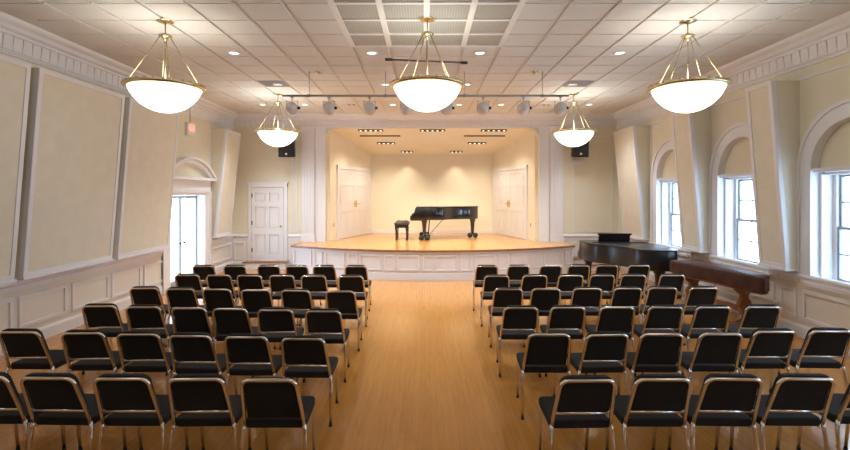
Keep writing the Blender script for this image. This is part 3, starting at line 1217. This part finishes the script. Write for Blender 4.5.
# ------------------------------------------------------------------ stage ceiling lamps
def az(d): return AZ0 - (AZ0 - AZ1) * (d - YA) / (AY - YA)
slope = math.atan((AZ0 - AZ1) / (AY - YA))
cans = [(-1.96, -1.23, 14.10, 5, 'five-lamp black strip in the stage ceiling, front left'),
        (-.15, .59, 14.10, 5, 'five-lamp black strip in the stage ceiling, front centre'),
        (1.64, 2.40, 14.10, 5, 'five-lamp black strip in the stage ceiling, front right'),
        (-1.53, -.96, 15.34, 4, 'four-lamp black strip in the stage ceiling, middle left'),
        (1.37, 1.95, 15.34, 4, 'four-lamp black strip in the stage ceiling, middle right'),
        (-.82, -.41, 16.3, 3, 'small three-lamp strip in the stage ceiling by the back wall, left'),
        (.85, 1.27, 16.3, 3, 'small three-lamp strip in the stage ceiling by the back wall, right')]
for x0, x1, d, n, lb in cans:
    root = thing('recessed_lamp_strip', lb, 'ceiling light', ((x0 + x1) / 2, d, az(d) - .003), 0, 'lamp strips in the stage ceiling')
    root.rotation_euler = (-slope, 0, 0)
    w = (x1 - x0) / 2
    a = MB()
    a.box(-w, w, -.075, .075, -.018, .01)
    a.build('housing', M['black'], root)
    for k in range(n):
        xx = -w + (k + .5) * 2 * w / n
        a = MB()
        a.lathe([(0, -.026), (.022, -.026), (.030, -.022), (.034, -.018)], 16, Matrix.Translation((xx, 0, 0)))
        a.build('lamp', M['lens'], root)
    if d > 16:
        lamp('wall_wash_beam', 'SPOT', ((x0 + x1) / 2, d - .05, az(d) - .09), WALLWASH_W, WARM, None, .05, ((x0 + x1) / 2, AY, 1.9), 75, .8)
    else:
        lamp('stage_beam', 'SPOT', ((x0 + x1) / 2, d, az(d) - .12), CAN_W * n, WARM, None, .12, ((x0 + x1) / 2, d + .5, SZ), 125, .8)
for x0, x1, lb in ((-1.98, -.76, 'long thin black slot in the stage ceiling at left'), (1.19, 2.43, 'long thin black slot in the stage ceiling at right')):
    a = MB()
    d = 14.62
    mx = Matrix.Translation((0, d, az(d))) @ Matrix.Rotation(-slope, 4, 'X')
    a.box(x0, x1, -.03, .03, -.012, .005, mx)
    a.box(x0 - .01, x1 + .01, -.04, -.03, -.016, .005, mx)
    a.box(x0 - .01, x1 + .01, .03, .04, -.016, .005, mx)
    tag(a.build('ceiling_slot', M['black']), lb, 'ceiling slot', 'slots in the stage ceiling')

# ------------------------------------------------------------------ wall things
def speaker(x, lb, plate):
    root = thing('wall_speaker', lb, 'loudspeaker', (x, YB - .42, 3.38), 0, 'black wall loudspeakers')
    root.rotation_euler = (math.radians(8), 0, math.radians(8 if x > 0 else -8) * -1)
    a = MB()
    a.box(-.21, .21, -.15, .17, -.25, .25)
    a.build('cabinet', M['speaker'], root, .012)
    a = MB()
    a.box(-.185, .185, -.165, -.15, -.225, .225)
    a.build('grille_cloth', M['speaker'], root, .006)
    a = MB()
    a.lathe([(0, .012), (.025, .01), (.03, 0)], 16, Matrix.Translation((.0, -.165, -.16)) @ Matrix.Rotation(PI / 2, 4, 'X'))
    a.build('badge', M['plastic'], root)
    a = MB()
    a.tube([(0, .15, 0), (0, .42, .06)], .02, 8)
    a.box(-.06, .06, .33, .42, -.05, .15)
    a.build('bracket', M['black'], root)
speaker(-3.83, 'black loudspeaker on the wall left of the stage, above the white door', False)
speaker(4.30, 'black loudspeaker on the wall right of the stage, above the far piano', True)
a = MB()
a.box(4.10, 4.48, YB - .04, YB, 2.93, 3.05)
a.box(4.16, 4.30, YB - .045, YB - .04, 2.96, 3.02)
tag(a.build('wall_junction_box', M['plastic']), 'pale flat box on the wall just below the right loudspeaker', 'junction box')

for (x, z, lb) in ((-3.80, 1.17, 'cream light switch plate right of the panelled white door'),):
    root = thing('light_switch', lb, 'light switch', (x, YB, z))
    a = MB(); a.box(-.045, .045, -.012, 0, -.06, .06); a.build('plate', M['plastic'], root, .003)
    a = MB(); a.box(-.012, .012, -.024, -.012, -.02, .02); a.build('toggle', M['plastic'], root)
for side, (p, q) in (('left', (PL0, PL1)), ('right', (PR0, PR1))):
    v = Vector((q[0] - p[0], q[1] - p[1], 0)).normalized()
    loc = Vector((p[0], p[1], SZ + .45)) + v * .22
    ang = math.atan2(v.y, v.x) if side == 'left' else math.atan2(-v.y, -v.x)
    root = thing('wall_socket', 'small outlet plate low on the %s stage side wall' % side, 'socket', loc, ang, 'outlets on the stage walls')
    a = MB(); a.box(-.04, .04, -.012, 0, -.06, .06); a.build('plate', M['plastic'], root, .003)
    a = MB(); a.box(-.018, .018, -.018, -.012, .012, .042); a.box(-.018, .018, -.018, -.012, -.042, -.012); a.build('outlet', M['black'], root)

# exit sign hanging by a rod
root = thing('exit_sign', 'small hanging sign with glowing red EXIT letters above the left doorway', 'exit sign', (-5.0, 10.22, 3.46), math.radians(84))
a = MB()
a.box(-.15, .15, -.035, .035, -.12, .15)
a.build('housing', M['plastic'], root, .008)
a = MB()
a.box(-.10, .10, -.040, -.034, -.04, .11)
a.build('face_plate', mat('sign_face', (.8, .45, .4), .5, emit=(1, .35, .28), estr=.35), root)
text_mesh('letters', 'EXIT', .10, M['red'], root, (0, -.042, .035), (PI / 2, 0, 0))
a = MB()
a.tube([(0, 0, .15), (0, 0, ZC - 3.46)], .010, 8)
a.lathe([(.05, ZC - 3.46 - .015), (.05, ZC - 3.46)], 16)
a.build('hanging_rod', M['steel'], root)

# ------------------------------------------------------------------ grand pianos
def piano(label, loc, rz, L, W, desk, m, trolley, base=0.0):
    root = thing('grand_piano', label, 'piano', loc, rz)
    ZB, ZT = (.57 if desk else .60), .96
    curve = spline([(L * .995, W * .80), (L * .97, W * .60), (L * .86, W * .44), (L * .70, W * .36), (L * .55, W * .24), (L * .42, W * .06), (L * .30, 0)], 7)
    tail = spline([(L * .82, W), (L * .92, W * .985), (L * .98, W * .92), (L * .995, W * .80)], 5)
    def outline(x0, e=0.0):
        pts = [(x0, -e), (x0, W + e)]
        o = [(p.x, p.y) for p in tail[:-1]] + [(p.x, p.y) for p in curve]
        if e:
            cx, cy = L * .45, W * .55
            res = []
            for x, y in o:
                d = math.hypot(x - cx, y - cy)
                res.append((x + (x - cx) / d * e, y + (y - cy) / d * e))
            o = res
            o[-1] = (o[-1][0], -e)
            o[0] = (o[0][0], W + e)
        return pts + o
    a = MB()
    a.prism(outline(.16), ZB, ZT)
    a.build('case', m, root, .012)
    a = MB()
    a.prism(outline(.02, .018), ZT + .003, ZT + .027)
    a.build('lid', m, root, .006)
    a = MB()
    a.box(-.13, .18, .03, W - .03, ZB - .02, ZB + .09)
    a.build('keybed', m, root, .008)
    for y0 in (0, W - .055):
        a = MB()
        prof = [(-.14, ZB - .02), (-.16, ZB + .05), (-.15, ZB + .12), (-.09, ZB + .15), (-.045, ZB + .19), (-.02, ZB + .27), (0, ZT), (.18, ZT), (.18, ZB - .02)]
        a.prism([(x, z) for x, z in prof], y0, y0 + .055, Matrix(((1, 0, 0, 0), (0, 0, 1, 0), (0, 1, 0, 0), (0, 0, 0, 1))))
        a.build('key_cheek', m, root, .006)
    a = MB()
    a.box(-.11, .04, .06, W - .06, ZB + .09, ZB + .112)
    ko = a.build('keys', M['ivory'], root)
    a = MB()
    n = 52
    kw = (W - .12) / n
    for k in range(n):
        if k % 7 in (2, 6): continue
        yy = .06 + (k + 1) * kw
        a.box(-.055, .04, yy - .005, yy + .005, ZB + .112, ZB + .124)
    a.build('black_keys', M['black'], ko)
    a = MB()
    a.hexa([(.045, .055, ZB + .11), (.065, .055, ZB + .11), (.065, W - .055, ZB + .11), (.045, W - .055, ZB + .11),
            (.10, .055, ZB + .30), (.12, .055, ZB + .30), (.12, W - .055, ZB + .30), (.10, W - .055, ZB + .30)])
    a.build('fallboard', m, root)
    # legs
    for (x, y) in ((.26, .13), (.26, W - .13), (L * .90, W * .74)):
        a = MB()
        lz = .12 if trolley else .06
        a.box(x - .085, x + .085, y - .085, y + .085, ZB - .06, ZB + .01)
        def sq(r, z): return [(x - r, y - r, z), (x + r, y - r, z), (x + r, y + r, z), (x - r, y + r, z)]
        for r0, z0, r1, z1 in ((.040, lz, .066, ZB - .10), (.066, ZB - .10, .085, ZB - .06), (.05, lz - .02, .05, lz + .02)):
            a.hexa(sq(r0, z0) + sq(r1, z1))
        lg = a.build('leg', m, root, .006)
        if trolley:
            w = MB()
            for an in (0, 2 * PI / 3, 4 * PI / 3):
                w.tube([(x, y, .12), (x + .13 * math.cos(an), y + .13 * math.sin(an), .085)], .018, 8)
            w.build('trolley_arm', M['black'], lg)
            w = MB()
            for dx in (-.085, .085):
                w.lathe([(0, -.022), (.07, -.022), (.078, -.015), (.078, .015), (.07, .022), (0, .022)], 22, Matrix.Translation((x + dx, y - .06, .078)) @ Matrix.Rotation(PI / 2, 4, 'X'))
            w.build('caster_wheel', M['black'], lg)
        else:
            w = MB()
            w.lathe([(0, -.014), (.034, -.014), (.034, .014), (0, .014)], 16, Matrix.Translation((x, y, .034)) @ Matrix.Rotation(PI / 2, 4, 'X'))
            w.build('caster_wheel', M['gold'], lg)
    # pedal lyre
    a = MB()
    for s in (-1, 1):
        a.tube([(.42, W / 2 + s * .07, ZB), (.40, W / 2 + s * .09, .35), (.38, W / 2 + s * .07, .13)], .016, 8)
    a.box(.30, .44, W / 2 - .14, W / 2 + .14, .07, .13)
    a.tube([(.44, W / 2, .14), (.85, W / 2, ZB)], .009, 6)
    ly = a.build('pedal_lyre', m, root)
    for s in (-1, 0, 1):
        a = MB()
        a.box(.19, .31, W / 2 + s * .065 - .013, W / 2 + s * .065 + .013, .08, .092)
        a.build('pedal', M['gold'], ly)
    if desk:
        a = MB()
        z = ZT + .027
        mx = Matrix.Translation((.34, W / 2, z)) @ Matrix.Rotation(math.radians(15), 4, 'Y')
        a.box(-.01, .012, -.36, .36, 0, .19, mx)
        a.box(-.015, .018, -.39, .39, .165, .20, mx)
        a.box(-.05, .012, -.36, .36, 0, .018, mx)
        a.build('music_desk', m, root)
        a = MB()
        a.box(.60, .64, .10, W - .05, z, z + .012)
        a.build('lid_hinge', m, root)
    return root

p = piano('glossy black grand piano with closed lid on the stage', (-.28, 13.98, SZ), 0, 1.96, 1.42, False, M['piano'], True)
p = piano('black grand piano with raised music desk by the right wall, behind the chairs', (3.73, 11.60, 0), math.radians(-91.5), 2.12, 1.40, True, M['piano_satin'], False)

# stage bench
root = thing('piano_bench', 'black tufted leather piano bench left of the stage piano', 'bench', (-.69, 14.5, SZ))
a = MB()
a.box(-.20, .20, -.37, .37, .36, .46)
a.build('bench_frame', M['piano'], root, .008)
a = MB()
nx, ny = 9, 15
vs, fs = [], []
for i in range(nx):
    for j in range(ny):
        u, v = i / (nx - 1), j / (ny - 1)
        edge = min(u, 1 - u, v, 1 - v) * 2
        h = .50 + .055 * min(1, edge * 5) ** .5 + .014 * math.cos(u * 4 * PI) * math.cos(v * 6 * PI) - .01
        vs.append((-.22 + .44 * u, -.39 + .78 * v, h))
for i in range(nx - 1):
    for j in range(ny - 1):
        fs.append((i * ny + j, (i + 1) * ny + j, (i + 1) * ny + j + 1, i * ny + j + 1))
a.add(vs, fs, True)
a.box(-.22, .22, -.39, .39, .455, .50)
a.build('seat_cushion', M['leather'], root)
for sx in (-1, 1):
    for sy in (-1, 1):
        a = MB()
        x, y = sx * .155, sy * .33
        def sq(r, z): return [(x - r, y - r, z), (x + r, y - r, z), (x + r, y + r, z), (x - r, y + r, z)]
        a.hexa(sq(.024, 0) + sq(.030, .26))
        a.hexa(sq(.030, .26) + sq(.045, .36))
        a.build('leg', M['piano'], root)

# covered keyboard instrument near the right wall
root = thing('covered_harpsichord', 'long tapering keyboard instrument under a dark brown cover beside the windows', 'keyboard instrument', (0, 0, 0))
quad = [(4.99, 7.05), (5.24, 7.30), (5.22, 9.18), (4.60, 9.02)]
def lerp(a, b, t): return (a[0] + (b[0] - a[0]) * t, a[1] + (b[1] - a[1]) * t)
ring = []
for k in range(4):
    A, B = quad[k], quad[(k + 1) % 4]
    n = 24 if k in (1, 3) else 8
    for i in range(n):
        ring.append(lerp(A, B, i / n))
cxq, cyq = 5.05, 8.15
a = MB()
vs = []
n = len(ring)
rnd = [random.uniform(-1, 1) for _ in range(n)]
levels = [(.965, .855, 0), (1.0, .842, 0), (1.006, .80, .003), (1.01, .72, .006), (1.012, .66, .010), (1.012, .625, .012)]
for li, (sc, z, wv) in enumerate(levels):
    for i, (x, y) in enumerate(ring):
        w = wv * math.sin(i * 1.3 + li * .5) + wv * .5 * rnd[i]
        dx, dy = x - cxq, y - cyq
        sy = 1 + (sc - 1) * .4
        zz = z - (.012 * math.sin(i * .45) if li == len(levels) - 1 else 0)
        vs.append((cxq + dx * sc + w * (1 if dx > 0 else -1), cyq + dy * sy, zz))
fs = []
for li in range(len(levels) - 1):
    for i in range(n):
        j = (i + 1) % n
        fs.append((li * n + i, li * n + j, (li + 1) * n + j, (li + 1) * n + i))
vs.append((cxq, cyq, .862))
for i in range(n):
    fs.append((len(vs) - 1, (i + 1) % n, i))
a.add(vs, fs, True)
a.build('cover', M['cover'], root)
a = MB()
inn = [lerp(q, (cxq, cyq), .05) for q in quad]
a.prism(inn, .60, .84)
a.build('case', M['walnut'], root)
dirv = Vector((5.175 - 4.91, 7.6 - 8.9)).normalized()
axis_ang = math.atan2(dirv.y, dirv.x)
st0, st1 = Vector((5.13, 7.72)), Vector((4.93, 8.82))
for c, wd in ((st0, .19), (st1, .24)):
    a = MB()
    # lyre-shaped end standard, cut from a board across the instrument
    half = [(wd, 0), (wd, .07), (wd * .55, .10), (wd * .34, .17), (wd * .42, .23), (wd * .62, .31), (wd * .56, .37), (wd * .36, .42), (wd * .34, .47), (wd * .60, .52), (wd * .90, .56), (wd * .95, .60)]
    sh = spline(half[2:11], 4)
    right = [half[0], half[1]] + [(q.x, q.y) for q in sh] + [half[-1]]
    poly = right + [(-x, z) for x, z in right[::-1]]
    mx = Matrix.Translation((c.x, c.y, 0)) @ Matrix.Rotation(axis_ang + PI / 2, 4, 'Z') @ Matrix(((1, 0, 0, 0), (0, 0, 1, -.03), (0, 1, 0, 0), (0, 0, 0, 1)))
    a.prism(poly, 0, .06, mx)
    a.box(-wd, wd, -.10, .10, 0, .055, Matrix.Translation((c.x, c.y, 0)) @ Matrix.Rotation(axis_ang + PI / 2, 4, 'Z'))
    a.build('leg', M['walnut'], root)
a = MB()
mid = (st0 + st1) / 2
Ls = (st1 - st0).length
a.box(-Ls / 2, Ls / 2, -.02, .02, .20, .29, Matrix.Translation((mid.x, mid.y, 0)) @ Matrix.Rotation(math.atan2((st1 - st0).y, (st1 - st0).x), 4, 'Z'))
a.build('stretcher', M['walnut'], root)

# ------------------------------------------------------------------ chairs
def arc3(c, r, a0, a1, n, fn):
    return [fn(c[0] + r * math.cos(a0 + (a1 - a0) * k / n), c[1] + r * math.sin(a0 + (a1 - a0) * k / n)) for k in range(n + 1)]

def back_y(z):
    """how far back the raked backrest lies at height z"""
    return -.195 - .145 * max(0, (z - .47)) / .37

def chair(full):
    root = thing('stacking_chair', 'x', 'chair')
    TR = .0135
    zt = .84
    # bent back frame: inverted U, raked back, wider at the seat
    def at(x, z): return (x, back_y(z), z)
    hw = .195
    rc = .058
    pts = [(-.217, -.19, .44), at(-.214, .52), at(-.203, .66)]
    pts += [at(x, z) for x, z in [(-hw + .0 + rc - rc * math.cos(t), zt - TR - rc + rc * math.sin(t)) for t in [PI / 2 * k / 6 for k in range(7)]]]
    pts += [(-p[0], p[1], p[2]) for p in pts[::-1]]
    a = MB()
    a.tube(pts, TR, 10)
    a.build('back_frame', M['chrome'], root)
    if not full:
        a = MB()
        a.tube([at(-.212, .55), at(.212, .55)], TR * .85, 8)
        a.build('crossbar', M['chrome'], root)
    # padded back in front of the tube, a little taller than it
    def pad(z0, z1, w0, w1, r, th, yo):
        b = MB()
        n = 6
        pr = [(-w0, z0), (w0, z0)]
        pr += [(w1 - r + r * math.cos(PI / 2 * k / n), z1 - r + r * math.sin(PI / 2 * k / n)) for k in range(n + 1)]
        pr += [(-w1 + r - r * math.sin(PI / 2 * k / n), z1 - r + r * math.cos(PI / 2 * k / n)) for k in range(n + 1)]
        N = len(pr)
        vs = [(x, back_y(z) + yo, z) for x, z in pr] + [(x, back_y(z) + yo + th, z) for x, z in pr]
        b.add(vs, [tuple(range(N)), tuple(range(2 * N - 1, N - 1, -1))] + [(i, (i + 1) % N, N + (i + 1) % N, N + i) for i in range(N)])
        return b
    b = pad(.50 if full else .555, zt + (-.006 if full else .012), .196, .186, .060, .055, .004)
    b.build('backrest', M['black_fabric'], root, .012, 3)
    # seat cushion
    b = MB()
    n = 5
    pr = []
    for (cx, cy, a0) in ((.165, .215, 0), (-.165, .215, PI / 2), (-.185, -.14, PI), (.185, -.14, 1.5 * PI)):
        for k in range(n + 1):
            an = a0 + PI / 2 * k / n
            pr.append((cx + .045 * math.cos(an), cy + .045 * math.sin(an)))
    b.prism(pr, .415, .475)
    b.build('seat', M['black_fabric'], root, .018, 3)
    a = MB()
    a.tube([(-.205, -.17, .408), (-.20, .19, .408)], .0095, 8)
    a.tube([(.205, -.17, .408), (.20, .19, .408)], .0095, 8)
    a.tube([(-.20, .10, .406), (.20, .10, .406)], .008, 8)
    a.tube([(-.205, -.12, .406), (.205, -.12, .406)], .008, 8)
    a.build('seat_rail', M['chrome'], root)
    for s in (-1, 1):
        a = MB()
        a.tube([(s * .217, -.19, .45), (s * .226, -.192, .415), (s * .231, -.200, .36), (s * .236, -.25, .012)], [TR, TR * 1.12, TR * 1.12, TR], 10)
        lg = a.build('leg', M['chrome'], root)
        c = MB()
        c.tube([(s * .2357, -.248, .028), (s * .236, -.251, 0)], .0155, 10)
        c.build('foot_cap', M['rubber'], lg)
        a = MB()
        a.tube([(s * .20, .17, .408), (s * .199, .192, .395), (s * .197, .205, .36), (s * .192, .245, .012)], TR * .95, 10)
        lg = a.build('leg', M['chrome'], root)
        c = MB()
        c.tube([(s * .1922, .243, .028), (s * .192, .246, 0)], .0155, 10)
        c.build('foot_cap', M['rubber'], lg)
    return root

proto = {False: chair(False), True: chair(True)}
used = {False: False, True: False}
# row: (pixel row of the chair tops as measured, x positions from the far side to the aisle on the left, from the aisle outward on the right)
ROWS = [
    (3.30, [-3.08, -2.59, -2.09, -1.59, -1.085], [1.12, 1.645, 2.135, 2.625, 3.11], {('L', 0)}),
    (4.38, [-3.69, -3.11, -2.59, -2.10, -1.61, -1.10], [1.14, 1.65, 2.16, 2.70, 3.23, 3.77], {('R', 0), ('R', 2), ('R', 3)}),
    (5.37, [-3.66, -3.15, -2.62, -2.16, -1.67, -1.14], [1.09, 1.62, 2.17, 2.71, 3.24, 3.81], {('R', 2), ('L', 2), ('L', 3)}),
    (6.47, [-3.75, -3.24, -2.75, -2.24, -1.71, -1.13], [1.13, 1.64, 2.19, 2.72, 3.22, 3.76], {('R', 1), ('L', 0), ('L', 2), ('L', 3)}),
    (7.51, [-3.72, -3.21, -2.73, -2.24, -1.74, -1.16], [1.13, 1.71, 2.27, 2.76, 3.26, 3.86], {('L', 4)}),
    (8.54, [-3.89, -3.36, -2.77, -2.27, -1.78, -1.22], [1.11, 1.66, 2.22, 2.72, 3.23, 3.78], {('R', 2)}),
]
rown = ['the row nearest the viewer', 'the second row from the viewer', 'the third row from the viewer', 'the third row from the stage', 'the second row from the stage', 'the row nearest the stage']
posn = ['beside the aisle', 'second from the aisle', 'third from the aisle', 'fourth from the aisle', 'fifth from the aisle', 'sixth from the aisle']
for ri, (dt, lx, rx, fulls) in enumerate(ROWS):
    for side, xs in (('L', lx[::-1]), ('R', rx)):
        for k, x in enumerate(xs):
            full = (side, k) in fulls
            if not used[full]:
                o = proto[full]
                used[full] = True
            else:
                o = copy_tree(proto[full])
            base, stp = {0: ((3.30, .012), (3.30, .012)), 1: ((4.25, .042), (4.36, .012)), 2: ((5.25, .048), (5.41, .010)),
                         3: ((6.32, .042), (6.47, .018)), 4: ((7.49, .02), (7.51, .015)), 5: ((8.52, .008), (8.54, .012))}[ri][0 if side == 'L' else 1]
            dt = base
            extra = stp * k + (.07 if (ri, side) == (1, 'R') and k > 3 else 0)
            rz = random.uniform(-.035, .035)
            x += math.copysign((.085 if ri == 0 else .06) * (abs(x) - 1.1) / 2.5, x)
            if ri == 0 and side == 'R' and k == 4: x += .07
            if side == 'L' and ri in (1, 2, 3): x += .022 - .012 * k
            o.location = (x, dt + .345 + extra + random.uniform(-.01, .01), 0)
            o.rotation_euler = (0, 0, rz)
            o.scale = (.975, .97, .98)
            blk = 'left' if side == 'L' else 'right'
            tag(o, 'black chrome-framed chair, %s block, %s, %s' % (blk, rown[ri], posn[k]), 'chair', 'black chairs in the %s block' % blk)
